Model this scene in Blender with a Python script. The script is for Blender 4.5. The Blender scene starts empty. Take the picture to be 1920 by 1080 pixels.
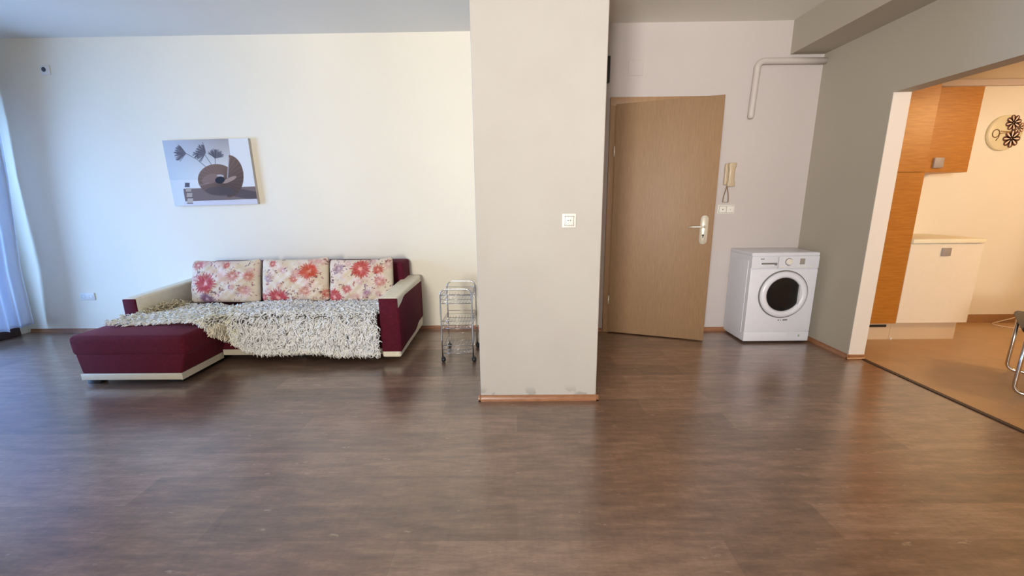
import bpy, bmesh, math, random
import numpy as np
from mathutils import Vector, Matrix
random.seed(7); rng = np.random.default_rng(7)
SC = bpy.context.scene
COL = SC.collection
PI = math.pi

# ------------------------------------------------------------------ camera
F_PX, YAW, PITCH, ROLL, CAM_H = 756.18, -0.00990, 0.21079, 0.01123, 1.3184
def cam_axes():
    f = Vector((math.sin(YAW)*math.cos(PITCH), math.cos(YAW)*math.cos(PITCH), -math.sin(PITCH)))
    r0 = Vector((math.cos(YAW), -math.sin(YAW), 0)); d0 = f.cross(r0)
    r = r0*math.cos(ROLL) + d0*math.sin(ROLL); d = -r0*math.sin(ROLL) + d0*math.cos(ROLL)
    return r, d, f
cd = bpy.data.cameras.new('camera'); cam = bpy.data.objects.new('camera', cd); COL.objects.link(cam)
_r, _d, _f = cam_axes()
M = Matrix((( _r.x, -_d.x, -_f.x, 0), (_r.y, -_d.y, -_f.y, 0), (_r.z, -_d.z, -_f.z, CAM_H), (0, 0, 0, 1)))
cam.matrix_world = M
cd.sensor_width = 36; cd.lens = F_PX*36/1920; cd.clip_start = .05; cd.clip_end = 100
SC.camera = cam

# ------------------------------------------------------------------ light and exposure
SC.view_settings.view_transform = 'Standard'; SC.view_settings.look = 'None'
SC.view_settings.exposure = 0.0; SC.view_settings.gamma = 1.0; SC.view_settings.use_curve_mapping = False
W = bpy.data.worlds.new('sky'); SC.world = W; W.use_nodes = True
bg = W.node_tree.nodes['Background']; bg.inputs[0].default_value = (.55, .72, 1.0, 1); bg.inputs[1].default_value = 1.0
def area(name, loc, direction, sx, sy, power, col):
    l = bpy.data.lights.new(name, 'AREA'); l.shape = 'RECTANGLE'; l.size = sx; l.size_y = sy; l.energy = power; l.color = col
    o = bpy.data.objects.new(name, l); COL.objects.link(o); o.location = loc
    o.rotation_euler = Vector(direction).to_track_quat('-Z', 'Z').to_euler()
    return o
# daylight outside the balcony window (left) and outside the rear window (behind the camera)
area('daylight_balcony', (-6.7, 1.5, 1.7), (1, .35, -.05), 3.2, 2.4, 690, (.27, .515, 1.0))
area('daylight_rear', (-1.8, -4.5, 1.25), (0, 1, 0), 1.7, 2.2, 1380, (1.0, .935, .84))
# the kitchen's warm ceiling lamp
kl = bpy.data.lights.new('kitchen_light', 'POINT'); kl.energy = 55; kl.color = (1.0, .66, .33); kl.shadow_soft_size = .10
ko = bpy.data.objects.new('kitchen_light', kl); COL.objects.link(ko); ko.location = (4.9, 2.1, 2.22)

# ------------------------------------------------------------------ materials
def srgb(r, g, b):
    def c(v):
        v /= 255.0
        return v/12.92 if v <= .04045 else ((v+.055)/1.055)**2.4
    return (c(r), c(g), c(b), 1)
class NT:
    def __init__(s, name):
        s.m = bpy.data.materials.new(name); s.m.use_nodes = True
        s.t = s.m.node_tree; s.p = s.t.nodes['Principled BSDF']; s.out = s.t.nodes['Material Output']
    def n(s, typ, **kw):
        nd = s.t.nodes.new(typ)
        for k, v in kw.items():
            if k.startswith('i_'):
                key = k[2:]; key = int(key) if key.isdigit() else key.replace('_', ' ')
                nd.inputs[key].default_value = v
            else: setattr(nd, k, v)
        return nd
    def l(s, a, b): s.t.links.new(a, b)
    def coord(s, which='Object', scale=(1, 1, 1), rot=(0, 0, 0)):
        tc = s.n('ShaderNodeTexCoord'); mp = s.n('ShaderNodeMapping')
        mp.inputs['Scale'].default_value = scale; mp.inputs['Rotation'].default_value = rot
        s.l(tc.outputs[which], mp.inputs[0]); return mp.outputs[0]
    def noise(s, vec, scale, detail=4, rough=.55):
        nd = s.n('ShaderNodeTexNoise'); nd.inputs['Scale'].default_value = scale; nd.inputs['Detail'].default_value = detail
        nd.inputs['Roughness'].default_value = rough; s.l(vec, nd.inputs['Vector']); return nd.outputs['Fac']
    def ramp(s, fac, stops):
        r = s.n('ShaderNodeValToRGB'); el = r.color_ramp.elements
        while len(el) < len(stops): el.new(.5)
        for e, (p, c) in zip(el, stops): e.position = p; e.color = c
        s.l(fac, r.inputs[0]); return r.outputs[0]
    def mix(s, fac, a, b, mode='MIX'):
        m = s.n('ShaderNodeMix', data_type='RGBA', blend_type=mode)
        for sock, v in ((m.inputs[0], fac), (m.inputs[6], a), (m.inputs[7], b)):
            if hasattr(v, 'is_linked'): s.l(v, sock)
            else: sock.default_value = v
        return m.outputs[2]
    def math(s, op, a, b=0.0):
        m = s.n('ShaderNodeMath', operation=op)
        for sock, v in ((m.inputs[0], a), (m.inputs[1], b)):
            if hasattr(v, 'is_linked'): s.l(v, sock)
            else: sock.default_value = v
        return m.outputs[0]
    def base(s, c):
        if hasattr(c, 'is_linked'): s.l(c, s.p.inputs['Base Color'])
        else: s.p.inputs['Base Color'].default_value = c
    def set(s, **kw):
        for k, v in kw.items():
            sock = s.p.inputs[k.replace('_', ' ')]
            if hasattr(v, 'is_linked'): s.l(v, sock)
            else: sock.default_value = v
        return s
    def bump(s, h, strength=.2, dist=.01):
        b = s.n('ShaderNodeBump'); b.inputs['Strength'].default_value = strength; b.inputs['Distance'].default_value = dist
        s.l(h, b.inputs['Height']); s.l(b.outputs[0], s.p.inputs['Normal'])
def plain(name, c, rough=.5, metal=0.0, bump=0, scale=200, var=.012, **kw):
    t = NT(name); v = t.coord('Object'); f = t.noise(v, scale/8, 3)
    lo = tuple(x*(1-var) for x in c[:3])+(1,); hi = tuple(min(1, x*(1+var)) for x in c[:3])+(1,)
    t.base(t.ramp(f, [(.3, lo), (.7, hi)])); t.set(Roughness=rough, Metallic=metal, **kw)
    if bump: t.bump(t.noise(v, scale, 3), bump, .004)
    return t.m
def paint(name, c, var=.03):
    t = NT(name); v = t.coord('Object')
    f = t.noise(v, 1.3, 4); lo = tuple(x*(1-var) for x in c[:3])+(1,)
    t.base(t.ramp(f, [(.3, lo), (.7, c)])); t.set(Roughness=.75, Specular_IOR_Level=.25)
    t.bump(t.noise(v, 160, 3), .12, .004); return t.m

M_WALL = paint('wall_paint_cream', srgb(245, 236, 215))
M_HALL = paint('wall_paint_hall', srgb(200, 191, 188))
M_CEIL = paint('ceiling_paint', srgb(232, 230, 222))
M_GREY = paint('wall_paint_grey', srgb(180, 172, 158))
M_KWALL = paint('wall_paint_kitchen', srgb(240, 232, 214))
M_SOFFIT = paint('soffit_trim_paint', srgb(205, 188, 178))
def pillar_mat():
    t = NT('pillar_paint'); v = t.coord('Object')
    f = t.noise(v, 1.3, 4)
    c = t.ramp(f, [(.3, srgb(184, 178, 171)), (.7, srgb(191, 186, 179))])
    # grey worn patches just above the skirting
    sep = t.n('ShaderNodeSeparateXYZ'); t.l(v, sep.inputs[0])
    low = t.n('ShaderNodeMapRange'); low.inputs['From Min'].default_value = .05; low.inputs['From Max'].default_value = .11
    low.inputs['To Min'].default_value = 1; low.inputs['To Max'].default_value = 0; t.l(sep.outputs[2], low.inputs[0])
    blot = t.ramp(t.noise(t.coord('Object', (1, 1, 1.4)), 9.0, 3), [(.52, (0, 0, 0, 1)), (.58, (1, 1, 1, 1))])
    t.base(t.mix(t.math('MULTIPLY', t.math('MULTIPLY', low.outputs[0], blot), .6), c, srgb(140, 136, 128)))
    t.set(Roughness=.75, Specular_IOR_Level=.25); t.bump(t.noise(v, 160, 3), .15, .004); return t.m
M_PILLAR = pillar_mat()
def floor_mat():
    t = NT('laminate_dark_brown'); v = t.coord('Object')
    br = t.n('ShaderNodeTexBrick'); br.offset = .37; br.inputs['Scale'].default_value = 1
    br.inputs['Brick Width'].default_value = 1.29; br.inputs['Row Height'].default_value = .194
    br.inputs['Mortar Size'].default_value = .0012; br.inputs['Mortar Smooth'].default_value = 0; br.inputs['Bias'].default_value = 0
    br.inputs['Color1'].default_value = (.0, .0, .0, 1); br.inputs['Color2'].default_value = (1, 1, 1, 1); br.inputs['Mortar'].default_value = (.35, .35, .35, 1)
    t.l(v, br.inputs['Vector'])
    grain = t.noise(t.coord('Object', (2.2, 11, 1)), 2.0, 8, .66)
    fine = t.noise(t.coord('Object', (14, 60, 1)), 2.0, 4, .6)
    cross = t.noise(t.coord('Object', (26, 5, 1)), 2.0, 3, .6)
    val = t.math('ADD', t.math('MULTIPLY', br.outputs['Color'], .16), t.math('MULTIPLY', grain, .62))
    val = t.math('ADD', val, t.math('MULTIPLY', fine, .16)); val = t.math('ADD', val, t.math('MULTIPLY', cross, .10))
    c = t.ramp(val, [(.34, srgb(90, 68, 54)), (.53, srgb(126, 98, 80)), (.70, srgb(160, 130, 109))])
    # pale scuffs
    sc = t.ramp(t.noise(t.coord('Object', (3.2, 8, 1), (0, 0, .5)), 2.6, 7, .7), [(.63, (0, 0, 0, 1)), (.68, (1, 1, 1, 1))])
    c = t.mix(t.math('MULTIPLY', sc, .5), c, srgb(186, 166, 146))
    t.base(c)
    rough = t.n('ShaderNodeMapRange'); rough.inputs['To Min'].default_value = .26; rough.inputs['To Max'].default_value = .40
    t.l(t.noise(v, 3.0, 4), rough.inputs[0]); t.l(rough.outputs[0], t.p.inputs['Roughness'])
    t.set(Specular_IOR_Level=.6, Coat_Weight=1.0, Coat_IOR=1.75)
    cr = t.n('ShaderNodeMapRange'); cr.inputs['To Min'].default_value = .17; cr.inputs['To Max'].default_value = .30
    t.l(t.noise(t.coord('Object', (1, 4, 1)), 2.2, 5), cr.inputs[0]); t.l(cr.outputs[0], t.p.inputs['Coat Roughness'])
    t.bump(t.math('ADD', t.math('MULTIPLY', br.outputs['Fac'], -1.0), t.math('MULTIPLY', fine, .5)), .12, .002)
    return t.m
M_FLOOR = floor_mat()
def tile_mat():
    t = NT('kitchen_tiles'); v = t.coord('Object', (1, 1, 1), (0, 0, .0))
    br = t.n('ShaderNodeTexBrick'); br.offset = 0; br.inputs['Scale'].default_value = 1
    br.inputs['Brick Width'].default_value = .45; br.inputs['Row Height'].default_value = .45
    br.inputs['Mortar Size'].default_value = .002; br.inputs['Color1'].default_value = srgb(196, 160, 118); br.inputs['Color2'].default_value = srgb(190, 153, 112)
    br.inputs['Mortar'].default_value = srgb(176, 140, 100); t.l(v, br.inputs['Vector'])
    f = t.ramp(t.noise(v, 5, 5), [(.3, (.86, .86, .86, 1)), (.7, (1, 1, 1, 1))])
    t.base(t.mix(1.0, br.outputs['Color'], f, 'MULTIPLY')); t.set(Roughness=.38); return t.m
M_TILE = tile_mat()
def wood(name, c0, c1, scale=(1, 1, 1), rough=.45, k=6):
    t = NT(name); f = t.noise(t.coord('Object', scale), k, 6, .6)
    t.base(t.ramp(f, [(.28, c0), (.72, c1)])); t.set(Roughness=rough); return t.m
M_DOOR = wood('door_beech_veneer', srgb(136, 106, 76), srgb(150, 119, 87), (16, 16, 1.6), .55)
M_CASING = wood('door_casing_beech', srgb(156, 122, 88), srgb(172, 136, 102), (16, 16, 1.5), .5)
M_BASE = wood('baseboard_wood', srgb(134, 88, 58), srgb(170, 120, 86), (3, 3, 30), .3)
M_CAB = wood('cabinet_orange_wood', srgb(166, 102, 32), srgb(190, 126, 50), (1.6, 1, 16), .38, 5)
M_CABW = plain('cabinet_white_front', srgb(240, 230, 212), .35)
M_WORK = plain('worktop_cream', srgb(244, 236, 208), .4)
M_PLINTH = plain('plinth_cream', srgb(214, 190, 160), .45)
M_DARK = plain('dark_slot', (.02, .014, .01, 1), .6)
M_STRIP = plain('threshold_strip_dark', srgb(62, 44, 34), .45)
M_BROWN = plain('window_frame_brown', srgb(70, 50, 44), .4)
M_WHITEP = plain('white_plastic', srgb(232, 228, 220), .35, var=.01)
M_CREAMP = plain('beige_plastic', srgb(196, 176, 148), .35)
M_LAMPBLK = plain('black_plastic', (.012, .012, .012, 1), .45)
M_CHROME = plain('chrome_tube', (.62, .60, .58, 1), .22, 1.0, var=.02)
M_STEEL = plain('brushed_steel', srgb(165, 156, 152), .5, .15)
M_ENAMEL = plain('white_enamel', srgb(230, 232, 242), .28, var=.01)
M_ENAMEL2 = plain('white_panel_plastic', srgb(224, 226, 236), .32, var=.01)
M_SEAMG = plain('grey_seam', srgb(120, 118, 116), .6)
M_PRINT = plain('dark_print', srgb(70, 66, 66), .6)
M_GREEN = plain('green_sticker', srgb(150, 175, 140), .6)
M_HANDLE = plain('door_handle_aluminium', srgb(214, 206, 190), .32, .35)
M_BLKLEATH = plain('black_leatherette', (.012, .011, .011, 1), .4, bump=.1)
M_CREAML = plain('cream_leatherette', srgb(238, 228, 202), .48, bump=.15, scale=260, var=.04)
M_TRIM = plain('cream_trim', srgb(206, 196, 172), .5, bump=.1)
M_PIPE = plain('painted_pipe', srgb(198, 189, 184), .5)
M_CABLE = plain('cable_white', srgb(220, 200, 176), .5)
M_OUTER = plain('outside_render', srgb(200, 200, 200), .8)
def fabric(name, c, sheen=.6, tint=(.9, .35, .42, 1), rough=.85):
    t = NT(name); v = t.coord('Object')
    f = t.noise(v, 45, 4); lo = tuple(x*.82 for x in c[:3])+(1,); hi = tuple(x*1.18 for x in c[:3])+(1,)
    t.base(t.ramp(f, [(.3, lo), (.7, hi)]))
    t.set(Roughness=rough, Sheen_Weight=sheen, Sheen_Roughness=.35, Sheen_Tint=tint, Specular_IOR_Level=.2)
    t.bump(t.noise(v, 420, 2), .25, .003); return t.m
M_BURG = fabric('burgundy_velour', (.095, .0062, .015, 1), .25)
M_BURG2 = fabric('burgundy_panel_fabric', (.098, .0080, .019, 1), .05)
def vcol(name, rough=.8, weave=0):
    t = NT(name); a = t.n('ShaderNodeVertexColor'); a.layer_name = 'Col'
    t.base(a.outputs[0]); t.set(Roughness=rough, Specular_IOR_Level=.25)
    if weave: t.bump(t.noise(t.coord('Object'), weave, 2), .2, .002)
    return t.m
M_PILLOWF = vcol('floral_cotton', .9, 500)
M_CANVAS = vcol('canvas_print', .7, 700)
M_TUFT = vcol('shaggy_pile', .9)
M_THROWB = plain('throw_backing', srgb(120, 116, 110), .95)  # shade between the tufts is put into this darkened grey
def curtain_mat():
    t = NT('sheer_white_curtain'); d = t.n('ShaderNodeBsdfDiffuse'); tr = t.n('ShaderNodeBsdfTranslucent'); tp = t.n('ShaderNodeBsdfTransparent')
    f = t.ramp(t.noise(t.coord('Object', (1, 1, .1)), 14, 3), [(.3, srgb(225, 232, 245)), (.7, srgb(244, 247, 252))])
    t.l(f, d.inputs[0]); t.l(f, tr.inputs[0])
    a = t.n('ShaderNodeMixShader'); a.inputs[0].default_value = .5; t.l(d.outputs[0], a.inputs[1]); t.l(tr.outputs[0], a.inputs[2])
    b = t.n('ShaderNodeMixShader'); b.inputs[0].default_value = .06; t.l(a.outputs[0], b.inputs[1]); t.l(tp.outputs[0], b.inputs[2])
    t.l(b.outputs[0], t.out.inputs[0]); return t.m
M_CURT = curtain_mat()
def pane_mat(name, tint=(.97, .98, 1, 1), gl=.08):
    t = NT(name); g = t.n('ShaderNodeBsdfGlossy'); g.inputs['Roughness'].default_value = .02; tp = t.n('ShaderNodeBsdfTransparent'); tp.inputs[0].default_value = tint
    m = t.n('ShaderNodeMixShader'); m.inputs[0].default_value = gl; t.l(tp.outputs[0], m.inputs[1]); t.l(g.outputs[0], m.inputs[2]); t.l(m.outputs[0], t.out.inputs[0]); return t.m
M_PANE = pane_mat('window_glass')
M_DRUMGL = NT('porthole_glass').set(Roughness=.10, Specular_IOR_Level=.35).m
M_DRUMGL.node_tree.nodes['Principled BSDF'].inputs['Base Color'].default_value = (.012, .011, .012, 1)

# ------------------------------------------------------------------ mesh helpers
class MB:
    def __init__(s): s.bm = bmesh.new(); s.mi = 0; s.smooth_faces = []
    def _fin(s, faces, smooth=False):
        for f in faces:
            f.material_index = s.mi; f.smooth = smooth
    def box(s, x0, x1, y0, y1, z0, z1, bev=0, seg=2, rot=None):
        b = bmesh.new(); bmesh.ops.create_cube(b, size=1)
        for v in b.verts: v.co = Vector(((x0+x1)/2+v.co.x*(x1-x0), (y0+y1)/2+v.co.y*(y1-y0), (z0+z1)/2+v.co.z*(z1-z0)))
        if bev: bmesh.ops.bevel(b, geom=b.edges[:], offset=bev, segments=seg, profile=.5, affect='EDGES')
        if rot is not None:
            for v in b.verts: v.co = rot @ v.co
        s.add(b, smooth=bev > 0 and seg > 1); return s
    def add(s, b, smooth=False):
        mp = {}
        for v in b.verts: mp[v] = s.bm.verts.new(v.co)
        fs = []
        for f in b.faces:
            try: fs.append(s.bm.faces.new([mp[v] for v in f.verts]))
            except ValueError: pass
        s._fin(fs, smooth); b.free(); return s
    def grid(s, P, smooth=True, closed_u=False, closed_v=False):
        nu, nv = len(P), len(P[0]); V = [[s.bm.verts.new(p) for p in row] for row in P]; fs = []
        for i in range(nu if closed_u else nu-1):
            for j in range(nv if closed_v else nv-1):
                fs.append(s.bm.faces.new((V[i][j], V[(i+1) % nu][j], V[(i+1) % nu][(j+1) % nv], V[i][(j+1) % nv])))
        s._fin(fs, smooth); return V
    def tube(s, pts, r, n=10, closed=False, cap=True):
        pts = [Vector(p) for p in pts]; m = len(pts); rs = r if isinstance(r, (list, tuple)) else [r]*m
        tang = []
        for i in range(m):
            a = pts[i-1] if (i > 0 or closed) else pts[i]; b = pts[(i+1) % m] if (i < m-1 or closed) else pts[i]
            tang.append((b-a).normalized())
        up = Vector((0, 0, 1)) if abs(tang[0].z) < .9 else Vector((1, 0, 0))
        nrm = (up - tang[0]*up.dot(tang[0])).normalized(); rings = []
        for i in range(m):
            nrm = (nrm - tang[i]*nrm.dot(tang[i])).normalized(); bi = tang[i].cross(nrm)
            rings.append([pts[i] + (nrm*math.cos(2*PI*k/n) + bi*math.sin(2*PI*k/n))*rs[i] for k in range(n)])
        V = s.grid(rings, True, closed, True)
        if cap and not closed:
            s._fin([s.bm.faces.new(list(reversed(V[0]))), s.bm.faces.new(V[-1])])
        return s
    def lathe(s, prof, origin, axis, n=40, a0=0):
        """prof: list of (radius, distance along axis); axis a unit vector"""
        ax = Vector(axis).normalized(); u = ax.orthogonal().normalized(); w = ax.cross(u); o = Vector(origin)
        P = [[o + ax*h + (u*math.cos(2*PI*k/n) + w*math.sin(2*PI*k/n))*r for k in range(n)] for r, h in prof]
        V = s.grid(P, True, False, True)
        if prof[0][0] > 1e-6: s._fin([s.bm.faces.new(list(reversed(V[0])))])
        if prof[-1][0] > 1e-6: s._fin([s.bm.faces.new(V[-1])])
        return s
    def prism(s, poly, vec, bev=0, seg=2, smooth=False):
        b = bmesh.new(); vs = [b.verts.new(p) for p in poly]; f = b.faces.new(vs)
        r = bmesh.ops.extrude_face_region(b, geom=[f]); vec = Vector(vec)
        bmesh.ops.translate(b, vec=vec, verts=[g for g in r['geom'] if isinstance(g, bmesh.types.BMVert)])
        bmesh.ops.recalc_face_normals(b, faces=b.faces[:])
        if bev: bmesh.ops.bevel(b, geom=b.edges[:], offset=bev, segments=seg, profile=.5, affect='EDGES')
        s.add(b, smooth or bev > 0); return s
    def build(s, name, mats, parent=None, loc=None, weld=False):
        me = bpy.data.meshes.new(name)
        if weld: bmesh.ops.remove_doubles(s.bm, verts=s.bm.verts[:], dist=1e-5)
        bmesh.ops.recalc_face_normals(s.bm, faces=s.bm.faces[:])
        s.bm.to_mesh(me); s.bm.free()
        for m in (mats if isinstance(mats, (list, tuple)) else [mats]): me.materials.append(m)
        o = bpy.data.objects.new(name, me); COL.objects.link(o)
        if parent is not None: o.parent = parent
        if loc is not None:
            me.transform(Matrix.Translation(-Vector(loc))); o.location = loc
            if parent is not None: o.location = Vector(loc) - parent.location
        elif parent is not None:
            me.transform(parent_inv(parent))
        return o
def parent_inv(p):
    m = Matrix.Identity(4); q = p
    while q is not None:
        m = Matrix.LocRotScale(q.location, q.rotation_euler, q.scale) @ m; q = q.parent
    return m.inverted()
def tag(o, label=None, cat=None, group=None, kind=None):
    if label: o['label'] = label
    if cat: o['category'] = cat
    if group: o['group'] = group
    if kind: o['kind'] = kind
    return o
def empty(name, loc, label, cat, group=None, kind=None):
    o = bpy.data.objects.new(name, None); COL.objects.link(o); o.location = loc; o.empty_display_size = .1
    return tag(o, label, cat, group, kind)
def struct(name, mb, m, label, cat):
    return tag(mb.build(name, m), label, cat, None, 'structure')
def set_cols(o, cols):
    a = o.data.color_attributes.new('Col', 'FLOAT_COLOR', 'POINT')
    c = np.ones((len(o.data.vertices), 4), np.float32); c[:, :3] = cols; a.data.foreach_set('color', c.ravel())
def lin(c):
    c = np.asarray(c, float)/255
    return np.where(c <= .04045, c/12.92, ((c+.055)/1.055)**2.4)
def arc(c, a, b, r, t0, t1, n=6):
    """points on an arc round c in the plane of unit vectors a, b"""
    c, a, b = Vector(c), Vector(a), Vector(b)
    return [c + a*(r*math.cos(t0+(t1-t0)*k/n)) + b*(r*math.sin(t0+(t1-t0)*k/n)) for k in range(n+1)]

# ------------------------------------------------------------------ room shell
XL, XR, YB, YH, YR, H = -5.25, 2.775, 4.109, 3.980, -2.6, 2.852     # left wall, right wall, living back wall, hall back wall, rear wall, ceiling
XK, YK, HK, TH = 6.3, 4.19, 2.40, .13                               # kitchen: right wall, back wall, ceiling; thickness of the dividing wall
YJ, ZO, YJ2 = 3.207, 2.071, .85                                     # opening to the kitchen
struct('floor', MB().box(XL-.3, XR+TH-.005, YR-.3, YB+.2, -.12, 0), M_FLOOR, 'dark brown wood laminate floor of the living room', 'floor')
struct('floor_kitchen', MB().box(XR+TH-.005, XK+.2, -1.0, YK+.2, -.12, 0), M_TILE, 'tan tiled floor of the kitchen', 'floor')
struct('trim_threshold', MB().box(XR+TH-.03, XR+TH+.004, YJ2, YJ-.012, 0, .006, .002, 1), M_STRIP, 'dark threshold strip between laminate and kitchen tiles', 'trim')
struct('ceiling', MB().box(XL-.3, XR+TH, YR-.3, YB+.2, H, H+.15), M_CEIL, 'off-white ceiling of the living room and hall', 'ceiling')
struct('ceiling_kitchen', MB().box(XR+TH, XK+.2, -1.0, YK+.2, HK, HK+.15), M_KWALL, 'cream kitchen ceiling lit by a warm lamp', 'ceiling')
struct('wall_back', MB().box(XL-.3, .15, YB, YB+.2, 0, H), M_WALL, 'long cream wall behind the sofa', 'wall')
DX0, DX1, DZ = .915, 1.765, 2.195                                   # door opening
wh = MB(); wh.box(.15, DX0, YH, YH+.2, 0, H); wh.box(DX1, XR, YH, YH+.2, 0, H); wh.box(DX0, DX1, YH, YH+.2, DZ, H)
struct('wall_hall', wh, M_HALL, 'pale wall of the hall around the open door', 'wall')
lob = MB(); lob.box(DX0-.3, DX1+.3, YH+1.3, YH+1.4, 0, 2.5); lob.box(DX0-.4, DX0-.3, YH+.2, YH+1.4, 0, 2.5); lob.box(DX1+.3, DX1+.4, YH+.2, YH+1.4, 0, 2.5)
lob.box(DX0-.4, DX1+.4, YH+.2, YH+1.4, 2.5, 2.6); lob.box(DX0-.4, DX1+.4, YB+.2, YH+1.4, -.1, 0)
struct('wall_lobby', lob, M_HALL, 'walls of the lobby beyond the open door', 'wall')
wr = MB(); wr.box(XR, XR+TH, YJ, YK, 0, H); wr.box(XR, XR+TH, YJ2, YJ, ZO, H); wr.box(XR, XR+TH, YR, YJ2, 0, H)
struct('wall_right', wr, M_GREY, 'grey dividing wall with the opening to the kitchen', 'wall')
# pale plastered faces of the opening
struct('trim_jamb', MB().box(XR+.0015, XR+TH+.0015, YJ-.004, YJ, 0, ZO), paint('jamb_paint', srgb(238, 230, 222)), 'white jamb of the kitchen opening', 'trim')
struct('beam', MB().box(2.471, XR, YR, YH, 2.577, H), M_GREY, 'boxed ceiling beam running along the grey wall', 'beam')
struct('pillar', MB().box(-.244, .534, 2.519, YB, 0, H, .004, 1), M_PILLAR, 'square off-white pillar standing in the middle of the room', 'pillar')
WY0, WY1, WZ0, WZ1 = 1.75, 3.74, .10, 2.22                           # balcony window in the left wall
wl = MB(); wl.box(XL-.3, XL, WY1, YB, 0, H); wl.box(XL-.3, XL, YR, WY0, 0, H); wl.box(XL-.3, XL, WY0, WY1, WZ1, H); wl.box(XL-.3, XL, WY0, WY1, 0, .02)
struct('wall_left', wl, M_WALL, 'left wall with the curtained balcony window', 'wall')
RX0, RX1, RZ0, RZ1 = -1.85, .5, .85, 2.3                           # window behind the camera
wb = MB(); wb.box(XL, RX0, YR-.3, YR, 0, H); wb.box(RX1, XR, YR-.3, YR, 0, H); wb.box(RX0, RX1, YR-.3, YR, RZ1, H); wb.box(RX0, RX1, YR-.3, YR, 0, RZ0)
struct('wall_rear', wb, M_WALL, 'rear wall behind the camera', 'wall')
wk = MB(); wk.box(XR+TH, XK+.2, YK, YK+.2, 0, HK); struct('wall_kitchen', wk, M_KWALL, 'cream kitchen wall behind the cabinets and clock', 'wall')
wk = MB(); wk.box(XK, XK+.2, -1.0, YK, 0, HK); wk.box(XR+TH, XK, -1.2, -1.0, 0, HK); wk.box(XR+TH, XR+TH+.005, -1.0, YJ2, 0, HK)
struct('wall_kitchen_side', wk, M_KWALL, 'far side walls of the kitchen out of view', 'wall')
struct('trim_kitchen', MB().box(3.5, XK, YK-.03, YK, 2.343, HK, .004, 1), M_SOFFIT, 'pinkish band under the kitchen ceiling', 'trim')
def window(name, label, y0, y1, z0, z1, axis, pos, panes):
    w = empty(name, (pos if axis == 'x' else (y0+y1)/2, (y0+y1)/2 if axis == 'x' else pos, z0), label, 'window', None, 'structure')
    def bx(mb, a0, a1, c0, c1, d, off=0):
        if axis == 'x': mb.box(pos+off-d, pos+off+d, a0, a1, c0, c1, .004, 1)
        else: mb.box(a0, a1, pos+off-d, pos+off+d, c0, c1, .004, 1)
    f = MB(); t = .07
    bx(f, y0, y1, z0, z0+t, .035); bx(f, y0, y1, z1-t, z1, .035); bx(f, y0, y0+t, z0+t, z1-t, .035); bx(f, y1-t, y1, z0+t, z1-t, .035)
    st = (y1-y0)/panes
    for k in range(1, panes): bx(f, y0+k*st-.05, y0+k*st+.05, z0+t, z1-t, .033)
    f.build('window_frame', M_BROWN, w)
    for k in range(panes):
        g = MB(); a0 = y0+k*st+(.05 if k else t); a1 = y0+(k+1)*st-(.05 if k < panes-1 else t); bx(g, a0, a1, z0+t, z1-t, .004); g.build('pane', M_PANE, w)
    return w
window('window_1', 'brown framed balcony window behind the sheer curtain', WY0, WY1, .02, WZ1, 'x', XL-.12, 3)
window('window_2', 'window in the rear wall behind the camera', RX0, RX1, RZ0, RZ1, 'y', YR-.15, 3)
struct('trim_sill', MB().box(XL-.08, XL+.035, WY0, 4.02, 0, .105, .006, 1), M_BROWN, 'dark brown threshold under the balcony curtain', 'trim')

# baseboards: a low wooden quarter profile
def baseboard(name, pts_list, label, h=.039, d=.016):
    mb = MB()
    for (p, q, nx, ny) in pts_list:
        p, q, nrm = Vector((*p, 0)), Vector((*q, 0)), Vector((nx, ny, 0))
        prof = [(0, 0), (d, 0), (d, .008), (d*.72, .013), (d*.42, .024), (d*.36, h-.003), (d*.2, h), (0, h)]
        P = [[e + nrm*a + Vector((0, 0, b)) for a, b in prof] for e in (p, q)]
        V = mb.grid(P, False, False, True); mb._fin([mb.bm.faces.new(list(reversed(V[0]))), mb.bm.faces.new(V[1])])
    return struct(name, mb, M_BASE, label, 'baseboard')
baseboard('baseboard_back', [((XL+.036, YB), (-.26, YB), 0, -1)], 'thin wooden baseboard along the wall behind the sofa')
baseboard('baseboard_hall', [((.55, YH), (.877, YH), 0, -1), ((1.812, YH), (XR-.01, YH), 0, -1)], 'thin wooden baseboard along the hall wall')
baseboard('baseboard_right', [((XR, YJ-.016), (XR, YH-.016), -1, 0), ((XR-.016, YJ-.004), (XR+TH, YJ-.004), 0, -1)], 'wooden baseboard along the grey wall and its jamb')
baseboard('baseboard_pillar', [((-.26, 2.519), (.55, 2.519), 0, -1), ((-.244, 2.503), (-.244, YB), -1, 0), ((.534, 2.503), (.534, YH), 1, 0)], 'wooden baseboard round the foot of the pillar')
struct('baseboard_kitchen', MB().box(4.19, XK, YK-.012, YK, 0, .088, .002, 1), wood('kitchen_skirting', srgb(150, 108, 70), srgb(164, 120, 80), (6, 6, 6)), 'brown baseboard of the kitchen back wall', 'baseboard')

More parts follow.
